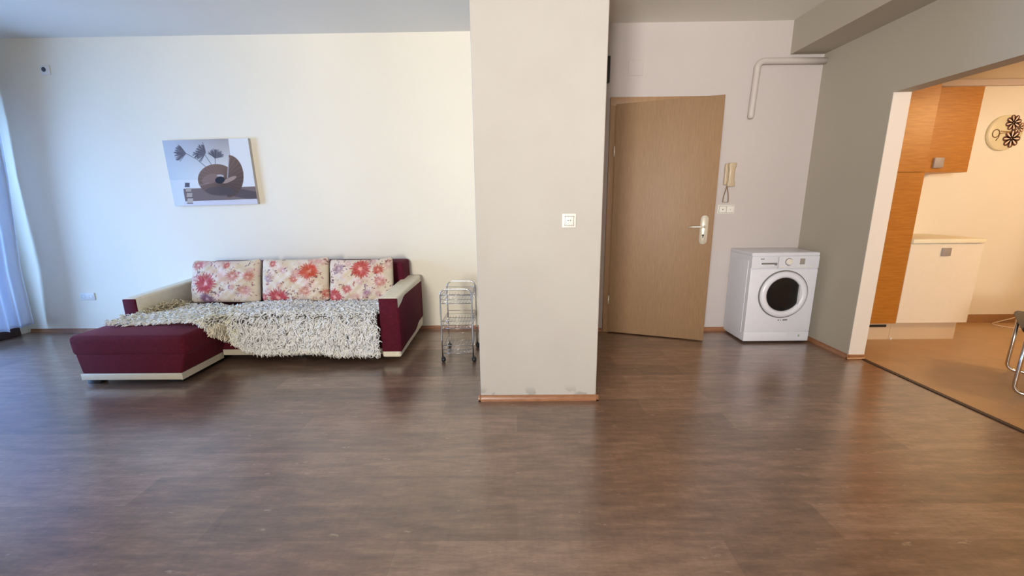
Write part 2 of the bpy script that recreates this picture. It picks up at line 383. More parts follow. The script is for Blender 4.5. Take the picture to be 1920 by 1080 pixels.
# ------------------------------------------------------------------ door
door = empty('door_1', (DX0, YH, 0), 'light beech hinged door standing ajar into the hall', 'door', None, 'structure')
fr = MB(); CX0, CX1, CZ = .880, 1.800, 2.240
fr.box(CX0, DX0+.03, YH-.016, YH, 0, CZ, .004, 2); fr.box(DX1-.03, CX1, YH-.016, YH, 0, CZ, .004, 2); fr.box(CX0, CX1, YH-.0165, YH, DZ-.03, CZ, .004, 2)
fr.box(DX0-.004, DX0+.022, YH-.008, YH+.21, 0, DZ); fr.box(DX1-.022, DX1+.004, YH-.008, YH+.21, 0, DZ); fr.box(DX0, DX1, YH-.008, YH+.21, DZ-.022, DZ+.004)
fr.build('door_frame', M_CASING, door)
A = Vector((.930, 3.947, 0)); B = Vector((1.770, 3.652, 0)); T = (B-A).normalized(); N = Vector((T.y, -T.x, 0))   # N faces the camera
RD = Matrix(((T.x, -N.x, 0, A.x), (T.y, -N.y, 0, A.y), (0, 0, 1, 0), (0, 0, 0, 1)))     # local: x along leaf, y away from the camera
leaf = MB().box(0, .890, 0, .040, .010, 2.177, .003, 2, RD).build('door_leaf', M_DOOR, door)
hp = MB(); hp.prism([(RD @ Vector((.780+.066*u, -.001, z))) for u, z in [(.5+.5*math.cos(t), 1.148+.033*math.sin(t)) for t in np.linspace(0, PI, 9)] + [(.5-.5*math.cos(t), .953-.033*math.sin(t)) for t in np.linspace(0, PI, 9)]], N*.008, .002, 1)
plate = hp.build('handle_plate', M_HANDLE, leaf)
lv = MB(); c = RD @ Vector((.816, -.009, 1.080))
pts = [c, c+N*.035] + [c + N*(.035+.012*math.sin(t)) - T*(.012*(1-math.cos(t))) for t in np.linspace(.3, PI/2, 4)] + [c+N*.047-T*.06, c+N*.045-T*.10+Vector((0, 0, -.001)), c+N*.041-T*.135+Vector((0, 0, -.003))]
lv.tube(pts, [.011, .010, .010, .010, .0095, .009, .0085, .008, .006], 10); lv.build('handle_lever', M_HANDLE, leaf)
kh = MB(); c = RD @ Vector((.810, -.009, 1.003)); kh.lathe([(.009, 0), (.009, .002)], c, N, 16); kh.box(.806, .814, -.0112, -.009, .978, 1.000, 0, 1, RD); kh.build('keyhole', M_DARK, plate)
for z in (.30, 1.72):
    hg = MB(); hg.tube([(.926, 3.944-.006, z), (.926, 3.944-.006, z+.09)], .007, 10); hg.build('hinge', M_HANDLE, door)

# ------------------------------------------------------------------ sofa
def edge_box(mb, x0, x1, y0, y1, z0, z1, r, top_sx=(0, 0), top_y=(0, 0), crown=0):
    """soft box whose top can be shifted against its bottom"""
    b = bmesh.new(); bmesh.ops.create_cube(b, size=1)
    for v in b.verts:
        tp = v.co.z > 0; lx = v.co.x < 0; fy = v.co.y < 0
        v.co = Vector(((x0 if lx else x1) + ((top_sx[0] if lx else top_sx[1]) if tp else 0), (y0 if fy else y1) + ((top_y[0] if fy else top_y[1]) if tp else 0), z1 if tp else z0))
    bmesh.ops.bevel(b, geom=b.edges[:], offset=r, segments=4, profile=.5, affect='EDGES')
    if crown:
        bmesh.ops.subdivide_edges(b, edges=b.edges[:], cuts=3, use_grid_fill=True)
        for v in b.verts:
            if v.co.z > (z0+z1)/2:
                u = max(0, 1-((v.co.x-(x0+x1)/2)/((x1-x0)/2))**2); w = max(0, 1-((v.co.y-(y0+y1)/2)/((y1-y0)/2))**2); v.co.z += crown*u*w
    mb.add(b, True); return mb
sofa = empty('corner_sofa', (-2.15, 3.4, 0), 'burgundy and cream corner sofa bed with chaise against the cream wall', 'sofa')
edge_box(MB(), -3.300, -2.436, 2.790, 3.80, .225, .385, .040, (-.012, .0), (-.0, 0), .010).build('chaise_cushion', M_BURG, sofa)
edge_box(MB(), -3.262, -2.512, 2.805, 3.90, .085, .245, .012, (-.014, .060), (-.008, 0)).build('chaise_base', M_BURG, sofa)
tr = MB(); tr.box(-3.270, -2.508, 2.796, 2.812, .040, .090, .004, 2); tr.prism([(-2.516, 2.797, .040), (-2.504, 2.797, .040), (-2.504, 3.235, .040), (-2.516, 3.235, .040)], (0, 0, .05)); tr.box(-3.270, -3.256, 2.797, 3.85, .040, .090)
tr.build('chaise_trim', M_TRIM, sofa)['label'] = 'cream trim along the foot of the chaise'
edge_box(MB(), -2.46, -1.140, 3.215, 3.80, .225, .405, .035, (0, 0), (0, 0), .006).build('seat_cushion', M_BURG, sofa)
MB().box(-2.50, -1.140, 3.235, 4.04, .110, .245, .008, 2).build('bench_base', M_BURG, sofa)
MB().box(-2.495, -1.135, 3.222, 3.238, .066, .116, .003, 2).build('bench_trim', M_TRIM, sofa)
MB().box(-3.06, -1.085, 3.83, 4.085, .12, .765, .028, 4).build('backrest', M_BURG2, sofa)
MB().box(-2.48, -1.16, 3.30, 4.03, .03, .112).build('under_frame', M_LAMPBLK, sofa)
for x, y in ((-3.215, 2.855), (-2.60, 2.875), (-3.2, 3.95), (-1.9, 3.36), (-1.3, 3.36), (-1.3, 3.95)):
    MB().box(x-.05, x+.05, y-.03, y+.03, 0, .068 if x > -2.5 else .042, .004, 2).build('foot', M_LAMPBLK, sofa)
MB().box(-3.2, -2.56, 2.9, 3.9, .036, .09).build('chaise_under_frame', M_LAMPBLK, sofa)
def arm(x0, x1, y0, outer):
    y1 = 4.03
    a = MB(); poly = [(x0, y0, .045 if outer > 0 else .10), (x0, y0, .563), (x0, y1, .603), (x0, y1, .075)]
    a.prism(poly, (x1-x0, 0, 0), .022, 4)
    root = a.build('armrest', M_CREAML, sofa)
    root['label'] = 'cream leatherette armrest with burgundy panels'
    f = MB(); f.box(x0+.006, x1-.002, y0-.006, y0+.01, .100, .556, .006, 2)
    f.build('front_panel', M_BURG2, root)
    if outer > 0:
        p = [(x1-.004, y0-.002, .098), (x1-.004, 3.40, .112), (x1-.004, 3.69, .122), (x1-.004, 3.76, .140), (x1-.004, 3.80, .160), (x1-.004, 3.85, .170), (x1-.004, y1-.008, .175),
             (x1-.004, y1-.008, .540), (x1-.004, 3.42, .538), (x1-.004, 3.36, .528), (x1-.004, 3.31, .505), (x1-.004, 3.25, .488), (x1-.004, y0-.002, .470)]
        MB().prism(p, (.009, 0, 0), .002, 1).build('side_panel', M_BURG2, root)
arm(-1.130, -.968, 3.190, 1)
arm(-3.295, -3.180, 3.250, -1)

# ------------------------------------------------------------------ floral cushions (pattern in the cloth)
PAT = [  # blooms in the photo's own layout: centre u, v, radius (in cushion heights), strength, orange share
    [(.27, .55, .36, 1.0, .1), (.13, .12, .20, .7, 0), (.57, .13, .14, .8, .7), (.66, .38, .22, .55, .2), (.88, .40, .2, .55, .6), (.28, .92, .26, .7, -.6), (.80, .70, .18, .4, .3)],
    [(.75, .30, .30, 1.0, .9), (.20, .12, .15, .9, .5), (.52, .48, .14, .8, .5), (.28, .90, .34, 1.0, .1), (.05, .88, .16, .9, .2), (.15, .45, .18, .4, -.3), (.68, .75, .20, .4, .3), (.98, .82, .18, .7, .5)],
    [(.53, .24, .33, 1.0, .5), (.80, .27, .18, 1.0, .6), (.31, .70, .17, .8, .3), (.10, .88, .30, 1.0, .2), (.18, .22, .20, .5, -.4), (.82, .55, .22, .5, .2), (.62, .80, .16, .45, -.2)]]
def cushion(ix, xc, w, h, thick, label, lean=.20, roll=0, yb=3.60, zb=.425):
    nu, nv = 150, 96; u = np.linspace(-1, 1, nu); v = np.linspace(-1, 1, nv); U, V = np.meshgrid(u, v, indexing='ij')
    g = np.random.default_rng(20+ix)
    prof = np.clip((1-np.abs(U)**2.6)*(1-np.abs(V)**2.6), 0, 1)**.42
    wr_ = sum(a*np.sin(fu*U+fv*V+p) for a, fu, fv, p in [(.010, 5, 7, g.random()*6), (.008, 9, -6, g.random()*6), (.006, 14, 11, g.random()*6), (.004, 23, -17, g.random()*6)])
    pin = 1-.02*(1-np.abs(V)**2)*np.abs(U)**6-.045*np.abs(U)**5*np.abs(V)**14; pinv = 1-.03*(1-np.abs(U)**2)*np.abs(V)**6-.07*np.abs(V)**5*np.abs(U)**14
    X = U*w/2*pin*(1-.02*(V+1)/2); Z = V*h/2*pinv + h/2
    Z += .016*np.maximum(0, V)**3*np.abs(U)**5*np.where(U > 0, 1.6, .7)       # plump upper corners
    mb = MB(); rows = []
    tf = thick*.5*prof*(1+2.2*wr_/.03*.10)+.004
    R_ = Matrix.Rotation(-lean, 3, 'X') @ Matrix.Rotation(roll, 3, 'Y')
    def pos(x, y, z): p = R_ @ Vector((x, y, z)); return (p.x, p.y, p.z)
    for sgn in (-1, 1):
        mb.grid([[pos(X[i, j], sgn*tf[i, j], Z[i, j]) for j in range(nv)] for i in range(nu)])
    o = mb.build('cushion', M_PILLOWF, weld=False)
    me = o.data
    # pattern colours, u from the left, v from the top
    PU = (U+1)/2*w/h; PV = 1-(V+1)/2
    col = np.tile(lin((226, 210, 186)), (nu, nv, 1))
    soft = .5+.5*np.sin(3*PU+1.3*ix)*np.cos(2.5*PV+ix); col = col*(1-.10*soft[..., None]) + lin((236, 214, 206))*(.10*soft[..., None])
    AW = w/h
    def dab(cu, cv, a, l, b, c, st, sharp=1.6):
        nonlocal col
        du, dv = PU-cu, PV-cv; e = ((du*math.cos(a)+dv*math.sin(a))/l)**2+((-du*math.sin(a)+dv*math.cos(a))/b)**2
        m = (np.clip(sharp-sharp*e, 0, 1)*st)[..., None]; col = col*(1-m)+np.asarray(c)*m
    def daisy(cu, cv, R, c_in, c_out, st, n, rag=.25):
        """ragged bloom of long separate petals, darker towards the tips"""
        for ring, (q, nn) in enumerate(((1.0, n), (.72, n), (.45, int(n*.7)))):
            for k in range(nn):
                a = 2*PI*(k+.5*(ring % 2)+.3*g.random())/nn; rr = R*q*(1-rag*g.random()); t_ = g.random()
                dab(cu+math.cos(a)*rr*.64, cv+math.sin(a)*rr*.64*.9, math.atan2(math.sin(a)*.9, math.cos(a)), rr*.34, R*.066*(1+.6*g.random()), c_out*(1-.5*t_)+c_in*.35*t_, st*(.8+.2*g.random()))
            for k in range(nn):
                a = 2*PI*g.random(); rr = R*q*.45*g.random(); dab(cu+math.cos(a)*rr, cv+math.sin(a)*rr, a, R*.10, R*.03, c_in, st*.55)
    for k in range(26):                                                    # soft pink and ochre washes
        dab(g.random()*AW, g.random(), g.random()*PI, .10+.16*g.random(), .06+.10*g.random(), [lin((236, 198, 194)), lin((232, 206, 196)), lin((214, 190, 150)), lin((224, 188, 190))][g.integers(4)], .38, 1.0)
    for k in range(10):                                                    # faint blooms behind
        daisy(g.random()*AW, g.random(), .10+.10*g.random(), lin((232, 186, 180)), lin((206, 140, 142)), .45, 13)
    for k in range(52):                                                    # small clusters of dark petals
        cu, cv = g.random()*AW, g.random(); c = [lin((146, 78, 86)), lin((112, 62, 78)), lin((172, 92, 92)), lin((124, 76, 72)), lin((186, 128, 140)), lin((96, 66, 82))][g.integers(6)]
        for q in range(g.integers(2, 6)):
            dab(cu+.035*g.normal(), cv+.035*g.normal(), g.random()*PI, .018+.024*g.random(), .007+.009*g.random(), c, .9)
    for k in range(70):
        dab(g.random()*AW, g.random(), g.random()*PI, .008+.016*g.random(), .004+.006*g.random(), [lin((150, 96, 84)), lin((120, 84, 70)), lin((186, 120, 120)), lin((206, 178, 120))][g.integers(4)], .8)
    for (fu, fv, r, st, orange) in PAT[ix]:
        if orange >= 0: c1 = lin((236, 158, 152))*(1-orange)+lin((238, 150, 116))*orange; c2 = lin((178, 58, 72))*(1-orange)+lin((200, 70, 44))*orange
        else: c1, c2 = lin((200, 158, 184)), lin((116, 70, 108))
        daisy(fu*AW, fv, r*.92, c1, c2, min(1, st), 22 if r > .22 else 14)
    cols = np.concatenate([col.reshape(-1, 3), col.reshape(-1, 3)])
    set_cols(o, cols)
    o.location = (xc, yb, zb)
    tag(o, label, 'cushion', 'floral cushions leaning on the sofa back')
    return o
cushion(0, -2.700, .650, .395, .17, 'floral cushion at the chaise end of the sofa, next to the low armrest', .24, .0, 3.635, .424)
cushion(1, -2.043, .630, .400, .17, 'middle floral cushion on the sofa, with an orange bloom at its upper corner', .22, -.01, 3.635, .428)
cushion(2, -1.430, .598, .395, .17, 'floral cushion beside the cream armrest, big red bloom at its top', .22, -.015, 3.635, .425)

# ------------------------------------------------------------------ shaggy throw
def hem(x):                                    # lower edge on the bench front
    k = [(-2.48, .30), (-2.36, .20), (-2.25, .125), (-2.12, .09), (-2.0, .072), (-1.85, .085), (-1.72, .10), (-1.62, .108), (-1.5, .085), (-1.35, .068), (-1.2, .06), (-1.1, .065)]
    return float(np.interp(x, [a for a, b in k], [b for a, b in k]))
def front_y(x):                                # front edge where the throw ends or turns down
    return float(np.interp(x, [-3.26, -3.1, -2.9, -2.7, -2.52, -2.44, -2.40], [3.02, 3.05, 3.07, 3.05, 3.02, 3.06, 3.21]))
def back_y(x):
    return float(np.interp(x, [-3.26, -3.18, -3.15, -3.0, -1.14], [3.06, 3.22, 3.45, 3.60, 3.62]))
def top_z(x, y):
    b = .402 if x < -2.46 else .420
    return b + .008*math.sin(9*x+4*y)+.006*math.sin(17*y-5*x)
def cloth_pt(x, t):
    """t 0..1 from the back edge to the lower edge"""
    yf, yb2 = front_y(x), back_y(x)
    flat = max(.02, yb2-yf)
    drop = 0 if x < -2.50 else (.40-hem(x))*min(1, (x+2.50)/.12)
    L = flat+drop; s = t*L
    if s <= flat: return Vector((x, yb2-s, top_z(x, yb2-s))), Vector((0, 0, 1)), Vector((0, -1, 0))
    q = s-flat; bend = .05
    if q < bend:
        a = q/bend*PI/2
        return Vector((x, yf-.028*math.sin(a), top_z(x, yf)-.028*(1-math.cos(a)))), Vector((0, -math.sin(a), math.cos(a))), Vector((0, -math.cos(a), -math.sin(a)))
    return Vector((x, yf-.028-.004*math.sin(11*x), top_z(x, yf)-.028-(q-bend))), Vector((0, -1, .0)), Vector((0, 0, -1))
throw = empty('shaggy_throw', (-2.1, 3.4, .41), 'shaggy off-white throw spread over the sofa seat and hanging down its front', 'throw blanket')
mb = MB(); xs = np.linspace(-3.20, -1.145, 90)
P = [[cloth_pt(x, t)[0] for t in np.linspace(0, 1, 46)] for x in xs]; mb.grid(P)
mb.grid([[p+cloth_pt(x, t)[1]*.006 for p, t in zip(row, np.linspace(0, 1, 46))] for row, x in zip(P, xs)])
mb.build('throw_backing', M_THROWB, throw)
def tufts():
    vs, fs, cs = [], [], []; S, K = 5, 4
    def strand(p, n, d, L, r, col):
        d = Vector(d).normalized(); side = d.cross(n).normalized(); ph = random.random()*6; amp = .007+.013*random.random()
        hgt = random.uniform(-.006, .014); base = len(vs); cols = np.array(col)
        for i in range(S):
            f = i/(S-1)
            c = Vector(p) + d*(L*f) + n*((.014+hgt)*math.sin(f*PI*.85)+.001) + side*(amp*math.sin(ph+f*4.2)) + Vector((0, 0, -.010*f*f*L/.05))*(1 if n.z < .5 else .35)
            rr = r*(1-.55*f*f)*(1.0 if i else .8)
            for k in range(K):
                a = 2*PI*k/K; q = c + (side*math.cos(a)+n*math.sin(a))*rr; vs.append((q.x, q.y, q.z)); cs.append(cols*(.90+.1*f))
        for i in range(S-1):
            for k in range(K):
                a, b = base+i*K+k, base+i*K+(k+1) % K; fs.append((a, b, b+K, a+K))
        fs.append(tuple(base+(S-1)*K+k for k in range(K)))
    for _ in range(8600):
        x = random.uniform(-3.20, -1.145); t = random.random()**.85
        if x < -2.5 and random.random() < .30: continue
        p, n, d = cloth_pt(x, t)
        ang = random.gauss(0, .75 if n.z > .5 else .55); s0 = d.cross(n)
        dd = d*math.cos(ang)+s0*math.sin(ang)+n*random.uniform(.05, .5)
        tone = random.gauss(0, 4); yel = 10 if x < -2.3 and random.random() < .5 else 0
        strand(p, n, dd, random.uniform(.034, .062), random.uniform(.0056, .0088), lin((245+tone, 244+tone-yel*.3, 240+tone-yel*2.0)))
    for i in range(700):                       # fringe of tufts along the lower edge
        x = random.uniform(-3.2, -1.145); p, n, d = cloth_pt(x, 1-random.random()*.03)
        dd = d+d.cross(n)*random.gauss(0, .45)+n*random.uniform(.0, .35); tone = random.gauss(0, 6)
        strand(p, n, dd, random.uniform(.04, .062), random.uniform(.0056, .0084), lin((243+tone, 239+tone, 228+tone)))
    for i in range(420):                       # the flap over the inner side of the chaise
        f = random.random(); y = 3.02+.19*f; z = .385-random.random()*(.03+.13*f); p = Vector((-2.425+.02*f, y, z)); n = Vector((1, -.3, .1)).normalized()
        dd = Vector((random.gauss(.1, .3), random.gauss(-.15, .3), -1)); tone = random.gauss(0, 6)
        strand(p, n, dd, random.uniform(.035, .055), random.uniform(.0056, .0084), lin((240+tone, 230+tone, 206+tone)))
    for i in range(300):                       # loose rumple against the low armrest
        f = random.random(); p = Vector((-3.165+.05*random.random()+.10*f, 3.24+.36*f, .415+.05*random.random()*math.sin(f*PI)))
        dd = Vector((random.gauss(0, 1), random.gauss(-.3, .7), random.gauss(.2, .4))); tone = random.gauss(0, 6)
        strand(p, Vector((.4, -.2, .9)).normalized(), dd, random.uniform(.03, .05), random.uniform(.0045, .0062), lin((222+tone, 208+tone, 174+tone)))
    me = bpy.data.meshes.new('pile'); me.from_pydata(vs, [], fs); me.polygons.foreach_set('use_smooth', [True]*len(fs)); me.materials.append(M_TUFT)
    o = bpy.data.objects.new('pile', me); COL.objects.link(o); o.parent = throw; me.transform(parent_inv(throw)); set_cols(o, np.array(cs))
    o['kind'] = 'stuff'
tufts()

# ------------------------------------------------------------------ wire trolley
CX_0, CX_1, CY_0, CY_1 = -.622, -.364, 3.205, 3.550
cart = empty('wire_trolley', ((CX_0+CX_1)/2, (CY_0+CY_1)/2, 0), 'small chrome wire trolley on castors between sofa and pillar', 'trolley')
for y in (CY_0, CY_1):
    r = .055; top = .627; mb = MB()
    pts = [(CX_0, y, .045)] + [(CX_0, y, z) for z in (.2, .4)] + arc((CX_0+r, y, top-r), (-1, 0, 0), (0, 0, 1), r, 0, PI/2) + arc((CX_1-r, y, top-r), (0, 0, 1), (1, 0, 0), r, 0, PI/2) + [(CX_1, y, z) for z in (.4, .2, .045)]
    mb.tube(pts, .0062, 10); mb.build('hoop_frame', M_CHROME, cart)
for z0, z1 in ((.505, .575), (.288, .356), (.072, .142)):
    bk = MB(); x0, x1, y0, y1 = CX_0+.008, CX_1-.008, CY_0+.004, CY_1-.004
    for z, r in ((z1, .0028), ((z0+z1)/2, .0018), (z0, .0024)):
        bk.tube([(x0, y0, z), (x1, y0, z), (x1, y1, z), (x0, y1, z)], r, 6, True)
    for k in range(9):
        x = x0+(x1-x0)*(k+.5)/9
        bk.tube([(x, y0, z0+.02), (x, y0+.004, z0), (x, y1-.004, z0), (x, y1, z0+.02)], .0015, 5)
    for k in range(11):
        y = y0+(y1-y0)*(k+.5)/11
        bk.tube([(x0, y, z1), (x0, y, z0), (x1, y, z0), (x1, y, z1)], .0015, 5)
    bk.build('wire_basket', M_CHROME, cart)
for x in (CX_0, CX_1):
    for y in (CY_0, CY_1):
        cs_ = MB(); cs_.lathe([(.010, -.018), (.019, -.013), (.0225, 0), (.019, .013), (.010, .018)], (x+.006, y-.006, .0225), (1, .25, 0), 20)
        cs_.box(x-.008, x+.012, y-.010, y+.008, .030, .050, .004, 2); cs_.build('castor', M_LAMPBLK, cart)

# ------------------------------------------------------------------ washing machine
wx, wy = 2.116, 3.601; WW, WDp, WH = .599, .365, .850
wm = empty('washing_machine', (wx+WW/2, wy+WDp/2, 0), 'white front-loading washing machine in the hall corner beside the grey wall', 'washing machine')
mb = MB(); mb.box(wx, wx+WW, wy+.004, wy+WDp, .018, WH-.03, .008, 3); mb.build('body', M_ENAMEL, wm)
mb = MB(); mb.box(wx-.003, wx+WW+.003, wy-.006, wy+WDp+.004, WH-.036, WH, .012, 3); mb.build('top_cover', M_ENAMEL2, wm)
# side panel emboss
mb = MB(); mb.box(wx-.003, wx+.004, wy+.045, wy+WDp-.03, .09, WH-.08, .003, 2); mb.build('side_panel', M_ENAMEL, wm)
mb = MB(); mb.box(wx, wx+WW, wy-.004, wy+.012, .112, .699, .004, 2); mb.build('front_panel', M_ENAMEL, wm)
mb = MB(); mb.box(wx, wx+WW, wy-.008, wy+.012, .703, WH-.034, .006, 3); cpn = mb.build('control_panel', M_ENAMEL2, wm)
mb = MB(); mb.box(wx+.062, wx+.228, wy-.013, wy-.006, .712, WH-.040, .004, 2); drw = mb.build('detergent_drawer', M_ENAMEL2, wm)
mb = MB(); mb.box(wx+.082, wx+.222, wy-.0145, wy-.012, .744, .758, .0008, 1); mb.box(wx+.200, wx+.222, wy-.0145, wy-.012, .736, .746, .0008, 1); mb.build('drawer_grip', M_SEAMG, drw)
mb = MB(); mb.box(wx+.070, wx+.105, wy-.0142, wy-.0125, .790, .797); mb.build('logo', M_PRINT, drw)
mb = MB(); mb.box(wx+.233, wx+.236, wy-.0095, wy-.006, .706, WH-.038); mb.build('panel_seam', M_SEAMG, cpn)
mb = MB(); mb.lathe([(.029, 0), (.029, .010), (.024, .020), (.020, .021), (0, .021)], (wx+.327, wy-.008, .766), (0, -1, 0), 28); kn = mb.build('dial_knob', M_WHITEP, cpn)
mb = MB(); mb.lathe([(.033, 0), (.033, .003), (.030, .0035), (0, .0035)], (wx+.327, wy-.008, .766), (0, -1, 0), 28); mb.build('dial_ring', M_SEAMG, cpn)
mb = MB(); mb.box(wx+.425, wx+.470, wy-.0088, wy-.007, .742, .795, .0005, 1); mb.build('display', M_STEEL, cpn)
for k in range(6):
    MB().box(wx+.255+.052*k, wx+.285+.052*k, wy-.012, wy-.007, .716, .724, .001, 1).build('button', M_WHITEP, cpn)
dc = (wx+.310, wy-.004, .468)
mb = MB(); mb.lathe([(.214, 0), (.222, .004), (.222, .010), (.214, .012), (0, .012)], dc, (0, -1, 0), 64); mb.build('door_recess', M_SEAMG, wm)
mb = MB(); mb.lathe([(.212, .0), (.213, .016), (.206, .028), (.185, .036), (.168, .034), (.158, .024), (.154, .014), (.154, .006)], dc, (0, -1, 0), 72)
dring = mb.build('porthole_door', M_ENAMEL, wm)
mb = MB(); pr = []
n_ = 64
for rr, hh in ((1.0, .010), (.92, .017), (.7, .021), (.35, .024), (.02, .025)):
    ring = []
    for k in range(n_):
        a = 2*PI*k/n_; x = min(.157*math.cos(a), .128); z = .157*math.sin(a); ring.append((dc[0]+x*rr, dc[1]-hh-.003, dc[2]+z*rr))
    pr.append(ring)
V = mb.grid(pr, True, False, True); mb._fin([mb.bm.faces.new(V[-1])]); mb.build('porthole_glass', M_DRUMGL, dring)
# moulded grip filling the straight side of the porthole
mb = MB(); poly = [(dc[0]+.127, dc[1]-.012, dc[2]-.092)] + [(dc[0]+.160*math.cos(t), dc[1]-.012, dc[2]+.160*math.sin(t)) for t in np.linspace(-.62, .62, 14)] + [(dc[0]+.127, dc[1]-.012, dc[2]+.092)]
mb.prism(poly, (0, -.016, 0), .004, 2); mb.build('door_grip', M_ENAMEL, dring)
mb = MB(); mb.box(wx, wx+WW, wy-.004, wy+.012, .020, .108, .004, 2); kk = mb.build('kick_panel', M_ENAMEL, wm)
mb = MB(); mb.box(wx+.395, wx+.560, wy-.0065, wy-.003, .036, .098, .002, 1); hat = mb.build('filter_hatch', M_ENAMEL2, kk)
mb = MB(); mb.box(wx+.50, wx+.515, wy-.0075, wy-.006, .062, .082); mb.build('sticker', M_GREEN, hat)
mb = MB(); x = wx+.300
for dx, w_, h_ in ((0, .008, .010), (.022, .004, .012), (.042, .007, .012), (.052, .007, .012), (.062, .007, .012), (.072, .010, .012)): mb.box(x+dx, x+dx+w_, wy-.0052, wy-.0035, .222-h_/2+dx*.05, .222+h_/2+dx*.05)
mb.build('model_mark', M_PRINT, wm)
for x in (wx+.05, wx+WW-.05):
    for y in (wy+.05, wy+WDp-.05): MB().lathe([(.02, 0), (.02, .012), (.012, .022)], (x, y, 0), (0, 0, 1), 16).build('foot', M_LAMPBLK, wm)

# ------------------------------------------------------------------ wall fittings
def socket_pair():
    o = empty('double_socket', (-4.512, YB, .392), 'white double wall socket low on the wall left of the sofa', 'socket')
    MB().box(-4.592, -4.436, YB-.010, YB, .352, .430, .004, 2).build('cover_plate', M_WHITEP, o)
    for x in (-4.552, -4.474):
        m = MB(); m.lathe([(.0205, .0095), (.0205, .0105), (.0195, .0108), (.0185, .002), (0, .002)], (x, YB, .391), (0, -1, 0), 28); s_ = m.build('socket_well', M_SEAMG, o)
        m = MB()
        for q in (-.009, .009): m.lathe([(.003, 0), (.003, .006)], (x+q, YB-.002, .391), (0, -1, 0), 8)
        m.build('pin_hole', M_DARK, s_)
socket_pair()
o = empty('wall_outlet', (-4.40, YB, 2.575), 'small white wall outlet with a round hole, high in the upper left corner', 'socket')
m = MB(); m.box(-4.452, -4.362, YB-.008, YB, 2.537, 2.620, .003, 2); m.build('cover_plate', M_WHITEP, o)
m = MB(); m.lathe([(.021, .007), (.021, .009), (.010, .010), (0, .010)], (-4.418, YB, 2.582), (0, -1, 0), 24); m.build('hole', plain('hole_dark', srgb(70, 74, 84), .6), o)
o = empty('light_switch', (.331, 2.519, 1.20), 'square white switch with two tiny marks on the pillar', 'light switch')
yp = 2.519; m = MB(); m.box(.288, .374, yp-.009, yp, 1.157, 1.243, .004, 2); pl = m.build('switch_frame', M_WHITEP, o)
m = MB(); m.box(.303, .360, yp-.010, yp-.0085, 1.170, 1.229, .0005, 1); m.build('gap', M_SEAMG, pl)
m = MB(); m.box(.305, .358, yp-.015, yp-.006, 1.172, 1.227, .004, 3); rk = m.build('rocker', M_WHITEP, o)
m = MB(); [m.lathe([(.0032, 0), (.0032, .001)], (.331+q, yp-.0148, 1.202), (0, -1, 0), 10) for q in (-.007, .007)]; m.build('switch_mark', M_PRINT, rk)
o = empty('double_switch', (2.028, YH, 1.222), 'white double switch on the hall wall under the intercom handset', 'light switch')
m = MB(); m.box(1.950, 2.110, YH-.011, YH, 1.180, 1.266, .004, 2); m.build('switch_frame', M_WHITEP, o)
for k, x in enumerate((1.962, 2.034)):
    m = MB(); m.box(x-.002, x+.066, YH-.012, YH-.010, 1.190, 1.256, .0005, 1); m.build('gap', M_SEAMG, o)
    m = MB(); m.box(x, x+.064, YH-.018, YH-.008, 1.192, 1.254, .004, 3); rk = m.build('rocker', M_WHITEP, o)
    m = MB(); m.lathe([(.006 if k == 0 else .003, 0), (.006 if k == 0 else .003, .001)], (x+.032, YH-.0178, 1.223), (0, -1, 0), 14); m.build('switch_mark', M_SEAMG, rk)
# intercom
o = empty('intercom_handset', (2.020, YH, 1.55), 'beige intercom handset with coiled cord hanging on the hall wall', 'intercom')
m = MB(); m.box(1.978, 2.068, YH-.030, YH, 1.450, 1.648, .010, 3); m.build('wall_unit', M_CREAMP, o)
m = MB(); prof = []
for i in range(17):
    f = i/16; z = 1.436+.214*f; y = YH-.046-.016*math.sin(f*PI)*(-1) - (.016 if f < .2 or f > .8 else .0); wd = .030 if .2 < f < .8 else .037
    ring = [Vector((2.030+wd*math.cos(a)*(abs(math.cos(a))**-.4 if abs(math.cos(a)) > .1 else 1), (YH-.052+.010*math.sin(f*PI))+.020*math.sin(a), z)) for a in np.linspace(0, 2*PI, 20, endpoint=False)]
    prof.append(ring)
V = m.grid(prof, True, False, True); m._fin([m.bm.faces.new(V[0]), m.bm.faces.new(V[-1])]); m.build('receiver', M_CREAMP, o)
m = MB(); pts = []
for i in range(260):
    f = i/259; a = f*2*PI*34
    if f < .5: bx_, bz = 2.014-.012*math.sin(f*PI), 1.440-.150*(f/.5)
    else: bx_, bz = 2.014+.010*math.sin((1-f)*PI*1.2), 1.290+.150*((f-.5)/.5)
    bx_ += .014*math.sin(PI*f)*(1 if f > .5 else -1)
    pts.append((bx_+.0045*math.cos(a), YH-.016+.0045*math.sin(a), bz))
m.tube(pts, .0022, 5); m.build('coiled_cord', plain('cord_brown', srgb(150, 122, 92), .5), o)
# painted pipe
m = MB(); r = .027; yq = YH-.032
pts = [(2.160, yq, 2.035), (2.160, yq, 2.045)] + [(2.160+.014*k/4, yq, 2.06+.38*k/4) for k in range(5)] + arc((2.234, yq, 2.455), (-1, 0, 0), (0, 0, 1), .062, 0, PI/2, 7) + [(2.30, yq, 2.517), (2.5, yq, 2.517), (XR, yq, 2.513)]
m.tube(pts, [.014, .024]+[r]*(len(pts)-2), 14)
tag(m.build('wall_pipe', M_PIPE), 'white painted pipe bent along the hall wall under the beam', 'pipe')
tag(MB().box(.72, .862, YH-.035, YH, 2.360, 2.578, .003, 2).build('fuse_box', M_LAMPBLK), 'narrow black box above the door, mostly hidden by the pillar', 'fuse box')
tag(MB().box(1.033, 1.163, YH-.006, YH, 2.420, 2.548, .002, 1).build('junction_cover', M_HALL), 'square painted-over cover plate on the hall wall above the door', 'cover plate')

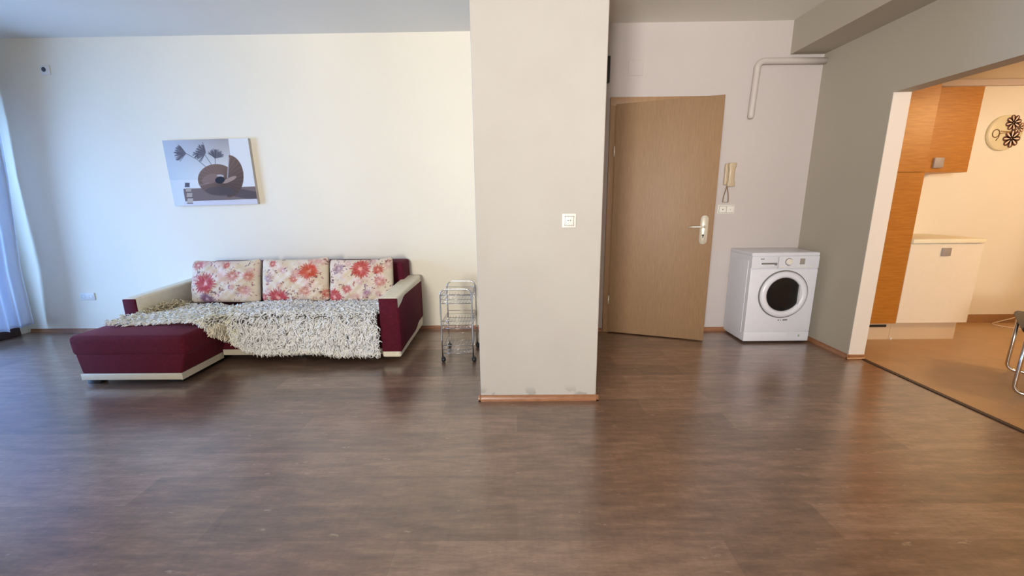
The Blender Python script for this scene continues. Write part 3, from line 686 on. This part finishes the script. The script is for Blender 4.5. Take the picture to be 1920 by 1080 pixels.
# ------------------------------------------------------------------ canvas picture
def canvas():
    nu, nv = 260, 196; w, h = .833, .619
    u = np.linspace(0, 1, nu); v = np.linspace(0, 1, nv); U, V = np.meshgrid(u, v, indexing='ij')
    # layout is drawn in a 1418 x 1080 sketch of the print: bilinear corner map
    TL, TR, BR, BL = np.array((110, 165)), np.array((1178, 128)), np.array((1310, 962)), np.array((288, 990))
    P = (1-U)[..., None]*(1-V)[..., None]*TL+U[..., None]*(1-V)[..., None]*TR+U[..., None]*V[..., None]*BR+(1-U)[..., None]*V[..., None]*BL
    x, y = P[..., 0], P[..., 1]
    C = np.zeros((nu, nv, 3))
    def put(mask, c, a=1.0):
        nonlocal C
        m = (np.clip(mask, 0, 1)*a)[..., None]; C = C*(1-m)+np.asarray(c)*m
    def edge(d, s=3.0): return np.clip(.5-d/s, 0, 1)
    def seg(x0, y0, x1, y1, wd):
        dx, dy = x1-x0, y1-y0; t = np.clip(((x-x0)*dx+(y-y0)*dy)/(dx*dx+dy*dy), 0, 1); return edge(np.hypot(x-x0-t*dx, y-y0-t*dy)-wd)
    def ell(cx, cy, rx, ry, a=0):
        dx, dy = x-cx, y-cy; X, Y = dx*math.cos(a)+dy*math.sin(a), -dx*math.sin(a)+dy*math.cos(a); return edge((np.hypot(X/rx, Y/ry)-1)*min(rx, ry))
    put(np.ones_like(x), lin((226, 226, 224)))
    panel = edge(x-(936+(y-140)*.13))*edge(y-(656-(x-225)*.01))
    g1 = np.clip((x-150)/700, 0, 1)[..., None]; g2 = np.clip((y-150)/450, 0, 1)[..., None]
    pc = (lin((186, 192, 204))*(1-g1)+lin((166, 160, 158))*g1)*(1-g2)+(lin((192, 206, 214))*(1-g1)+lin((228, 226, 220))*g1)*g2
    C = C*(1-panel[..., None])+pc*panel[..., None]
    put(edge(656-y)*np.clip((560-x)/340, 0, 1), lin((206, 216, 226)), .8)
    tab = edge(-(x-(385+(y-765)*.18)))*edge(-(y-(766-(x-385)*.035)))*edge(y-(930-(x-410)*.038))
    grain = .9+.1*np.sin(x*.35+3*np.sin(y*.21))*np.sin(y*.9+x*.05)
    put(tab, lin((128, 110, 104)), 1); C *= np.where(tab > .5, grain, 1)[..., None]
    put(edge(-(y-(930-(x-410)*.038)))*edge(-(x-400)), lin((214, 210, 216)))
    put(seg(930, 790, 1290, 860, 55)*tab, lin((78, 68, 72)), .75)
    for x0, y0, x1, y1 in ((412, 322, 545, 392), (545, 392, 690, 512), (648, 338, 742, 476), (776, 385, 780, 468), (684, 320, 740, 350)): put(seg(x0, y0, x1, y1, 4), lin((110, 112, 112)))
    rg = np.random.default_rng(3)
    def bloom(cx, cy, a0, a1, r, n):
        for k in range(n):
            a = a0+(a1-a0)*rg.random(); q = r*(.7+.3*rg.random()); put(seg(cx, cy, cx+q*math.cos(a), cy+q*math.sin(a), 4.5), lin((96, 92, 98))*(.7+.7*rg.random()), .8)
    bloom(410, 322, 2.2, 4.05, 150, 70); bloom(655, 310, 2.0, 4.5, 130, 70); bloom(775, 378, 3.7, 6.15, 118, 60); bloom(560, 320, 1.0, 3.6, 70, 24)
    # round ridged vase
    lobe = ell(946, 606, 184, 268, -.05)*edge(-(x-(944-(y-340)*.03)))
    body = ell(800, 648, 236, 196, .10); low = ell(850, 700, 225, 148, .05)
    for m in (lobe, np.maximum(body, low)):
        th = np.arctan2(y-655, x-840); rr = np.hypot(x-840, y-655)
        sh = (.74+.26*np.cos(th+2.3))*(1+.10*np.sin(th*34+rr*.01)); col = lin((126, 100, 86))[None, None, :]*sh[..., None]
        C = C*(1-m[..., None])+col*m[..., None]
    put(seg(945, 372, 930, 620, 7), lin((186, 178, 176)), .7); put(ell(955, 650, 95, 26, -.45), lin((178, 150, 136)), .8); put(ell(720, 640, 110, 60, -.3), lin((160, 132, 124)), .35)
    put(ell(850, 800, 190, 60, .05), lin((78, 72, 76)), .55); put(seg(590, 728, 700, 690, 4), lin((176, 156, 148)), .6); put(ell(842, 600, 44, 16, .1), lin((206, 200, 196)), .7)
    put(ell(838, 654, 60, 45, -.1), lin((40, 38, 44)))
    for x0, y0, x1, y1, c in ((405, 688, 464, 742, (92, 90, 98)), (418, 758, 484, 808, (176, 162, 150)), (430, 818, 498, 880, (178, 162, 148)), (440, 890, 510, 955, (186, 172, 160))):
        put(edge(np.maximum(np.abs(x-(x0+x1)/2)-(x1-x0)/2, np.abs(y-(y0+y1)/2)-(y1-y0)/2)), lin(c)); put(seg(x0, y1, x1, y1, 4), lin((80, 72, 70)))
    mb = MB(); mb.grid([[(-w/2+w*U[i, j], 0, h/2-h*V[i, j]) for j in range(nv)] for i in range(nu)], False)
    front = mb.build('print', M_CANVAS); set_cols(front, C.reshape(-1, 3))
    pic = empty('canvas_picture', (-2.975, YB-.038, 1.628), 'canvas print of a round vase with dried flowers on the wall above the sofa', 'picture')
    front.parent = pic
    b = MB(); b.box(-w/2, w/2, .0008, .037, -h/2, h/2, .0006, 1); fr_ = b.build('stretcher_frame', plain('canvas_edge', srgb(190, 184, 176), .8)); fr_.parent = pic
    pic.rotation_euler = (0, -.015, 0)
canvas()

# ------------------------------------------------------------------ curtain
cur = MB(); nz, ny = 60, 90; P = []
for i in range(nz):
    f = i/(nz-1); z = .115+(2.55-.115)*f; row = []
    y_r = float(np.interp(z, [.1, .15, .7, 1.6, 2.1, 2.6], [4.035, 4.03, 4.005, 4.06, 4.062, 4.06])); xb = float(np.interp(z, [.1, .7, 1.6, 2.1, 2.6], [-5.075, -5.025, -4.975, -4.935, -4.92]))
    for j in range(ny):
        s = j/(ny-1); y = y_r-s*(.74-.16*(1-f)); fold = .028*math.sin(s*34+.6*math.sin(f*5))+.016*math.sin(s*15+1.1+f*1.5)
        row.append((xb+fold*min(1, s*14)-.02*s, y, z+.012*math.sin(s*30)*(1-f) - .02*s*(1-f)))
    P.append(row)
cur.grid(P); co = cur.build('curtain', M_CURT); tag(co, 'sheer white curtain hanging at the left edge by the balcony window', 'curtain')
sm = co.modifiers.new('thick', 'SOLIDIFY'); sm.thickness = .0015

# ------------------------------------------------------------------ kitchen
tx0, tx1, ty = XR+TH+.004, 3.533, 3.630
tall = empty('tall_cabinet', ((tx0+tx1)/2, 3.9, 0), 'tall orange-brown wood cabinet just inside the kitchen opening', 'cabinet')
MB().box(tx0, tx1, ty+.020, YK-.004, .168, 2.258).build('carcass', M_CAB, tall)
MB().box(tx0+.002, tx1-.001, ty, ty+.019, .170, 1.527, .0015, 1).build('door', M_CAB, tall)
MB().box(tx0+.002, tx1-.001, ty, ty+.019, 1.532, 2.258, .0015, 1).build('upper_door', M_CAB, tall)
pp = MB().box(tx0, 3.533, 3.676, 3.692, 0, .165).build('plinth', M_PLINTH, tall)
MB().box(3.22, 3.49, 3.671, 3.677, .122, .146, .001, 1).build('vent_slot', M_DARK, pp)
ux1, uy = 4.114, 3.840
upc = empty('wall_cabinet', ((tx1+ux1)/2, 4.0, 1.53), 'orange-brown wall cabinet hung beside the tall cabinet', 'cabinet')
MB().box(tx1+.002, ux1, uy+.020, YK-.004, 1.536, 2.258).build('carcass', M_CAB, upc)
MB().box(tx1+.003, ux1, uy, uy+.019, 1.536, 2.258, .0015, 1).build('door', M_CAB, upc)
MB().box(3.785, 3.868, uy-.020, uy-.001, 1.575, 1.665, .003, 2).build('handle', M_STEEL, upc)
bx1 = 4.184
bas = empty('base_cabinet', ((tx1+bx1)/2, 3.9, 0), 'white kitchen base cabinet with a square grey handle', 'cabinet')
MB().box(tx1+.002, bx1, ty+.020, YK-.004, .175, .912).build('carcass', M_CABW, bas)
MB().box(tx1+.003, bx1, ty, ty+.019, .175, .908, .0015, 1).build('door', M_CABW, bas)
MB().box(3.812, 3.892, ty-.012, ty-.001, .800, .872, .002, 2).build('handle', M_STEEL, bas)
MB().box(3.536, 4.145, 3.676, 3.692, 0, .173).build('plinth', M_PLINTH, bas)
MB().box(3.545, 3.560, 3.664, 3.676, 0, .018, .002, 1).build('plinth_clip', M_WHITEP, bas)
tag(MB().box(tx1+.002, 4.176, ty-.018, YK-.002, .915, .953, .004, 2).build('worktop', M_WORK), 'cream worktop lying on the white base cabinet', 'worktop')

# clock
ck = empty('wall_clock', (4.748, YK, 1.918), 'round cream wall clock decorated with brown flowers', 'clock')
cc = Vector((4.748, YK-.02, 1.918)); CR = .163
m = MB(); m.lathe([(CR, -.02), (CR, .006), (CR-.006, .010), (0, .010)], cc, (0, -1, 0), 56); m.build('clock_face', plain('clock_cream', srgb(226, 214, 176), .35), ck)
M_PETAL = plain('flower_brown', srgb(88, 50, 38), .5); M_PETAL2 = plain('flower_brown_pale', srgb(160, 118, 84), .5); M_SLOT = plain('petal_cream', srgb(240, 218, 196), .5)
def petal_disc(mb, c, r0, r1, wd, a, y):
    d = Vector((math.cos(a), 0, math.sin(a))); s = Vector((-math.sin(a), 0, math.cos(a))); poly = []
    for t in np.linspace(0, 2*PI, 16, endpoint=False):
        l = (r0+r1)/2+(r1-r0)/2*math.cos(t); q = wd*math.sin(t)*(.75+.25*math.cos(t)); poly.append(Vector((c[0], y, c[1]))+d*l+s*q)
    mb.prism(poly, (0, -.0012, 0))
for (fx, fz, r, mm, ph) in ((4.862, 1.962, .056, M_PETAL2, .1), (4.795, 2.008, .074, M_PETAL, .25), (4.810, 1.862, .084, M_PETAL, .0)):
    m = MB(); yb_ = cc.y-.0102-(.003 if mm is M_PETAL else 0)
    for k in range(8): petal_disc(m, (fx, fz), r*.05, r, r*.37, ph+k*PI/4, yb_)
    fl = m.build('flower', mm, ck)
    m = MB()
    for k in range(8): petal_disc(m, (fx, fz), r*.22, r*.88, r*.10, ph+k*PI/4, yb_-.0012)
    m.build('petal_slot', M_SLOT, fl)
m = MB(); nx_, nz_ = 4.652, 1.912
m.tube([(nx_+.033*math.cos(a), cc.y-.0115, nz_+.036*math.sin(a)) for a in np.linspace(0, 2*PI, 28, endpoint=False)], .0042, 6, True)
m.tube([(nx_+.034, cc.y-.0115, nz_), (nx_+.032, cc.y-.0115, nz_-.035), (nx_+.012, cc.y-.0115, nz_-.066)], .0042, 6); m.build('numeral', plain('numeral_brown', srgb(120, 88, 50), .5), ck)
for dz in (.012, -.010):
    m = MB(); m.prism([(4.80, cc.y-.016, 1.926), (4.688, cc.y-.016, 1.920+dz+.004), (4.688, cc.y-.016, 1.920+dz-.003), (4.80, cc.y-.016, 1.918)], (0, -.002, 0)); m.build('hand', plain('hand_brass', srgb(160, 122, 78), .4), ck)

# chair with a chrome sled frame at the edge of the kitchen
ch = empty('kitchen_chair', (3.78, 2.62, 0), 'black chair on a chrome tube frame at the right edge of the kitchen', 'chair')
f1, f2 = Vector((3.785, 2.95, 0)), Vector((3.385, 2.57, 0)); ac = (f1-f2).normalized(); bk_ = Vector((ac.y, -ac.x, 0))   # ac: across the front, bk_: away from it
for f in (f1, f2):
    e = f + bk_*.46; r = .012; m = MB(); R_ = .05; Z = Vector((0, 0, 1))
    pts = [e+Z*.80-bk_*-.06, e+Z*.47] + [e+Z*.2] + arc(e-bk_*R_+Z*(R_+r), bk_, -Z, R_, 0, PI/2, 5) + [f+bk_*.2+Z*r] + arc(f+bk_*R_+Z*(R_+r), -Z, -bk_, R_, 0, PI/2, 5) + [f+Z*.2, f+Z*.43]
    m.tube(pts, r, 12); m.build('leg', M_CHROME, ch)
m = MB()
RC = Matrix(((ac.x, bk_.x, 0, f2.x), (ac.y, bk_.y, 0, f2.y), (0, 0, 1, 0), (0, 0, 0, 1))); wdt = (f1-f2).length
m.box(-.02, wdt+.02, -.03, .47, .43, .475, .02, 4, RC); m.build('seat', M_BLKLEATH, ch)
m = MB(); m.box(.0, wdt, .485, .515, .52, .86, .012, 3, RC); m.build('backrest', M_BLKLEATH, ch)
m = MB(); m.box(0, wdt, .43, .45, .40, .425, .008, 2, RC); m.build('cross_bar', M_CHROME, ch)

# loose cable on the kitchen floor
m = MB(); ctrl = [(5.9, 4.10, .006), (5.45, 4.15, .10), (5.25, 4.16, .045), (5.10, 4.15, .012), (5.02, 4.12, .006), (5.00, 4.08, .006), (5.02, 4.02, .006), (5.10, 3.92, .006), (5.4, 3.80, .006), (5.9, 3.70, .006)]
pts = []
for i in range(len(ctrl)-1):
    p0, p1, p2, p3 = [Vector(ctrl[max(0, min(len(ctrl)-1, i+k))]) for k in (-1, 0, 1, 2)]
    for k in range(8):
        t = k/8; pts.append(.5*((2*p1)+(p2-p0)*t+(2*p0-5*p1+4*p2-p3)*t*t+(3*p1-p0-3*p2+p3)*t**3))
for p in pts: p.z = max(p.z, .0052)
m.tube(pts, .005, 8); tag(m.build('cable', M_CABLE), 'loose white cable looping across the kitchen floor by the wall', 'cable')
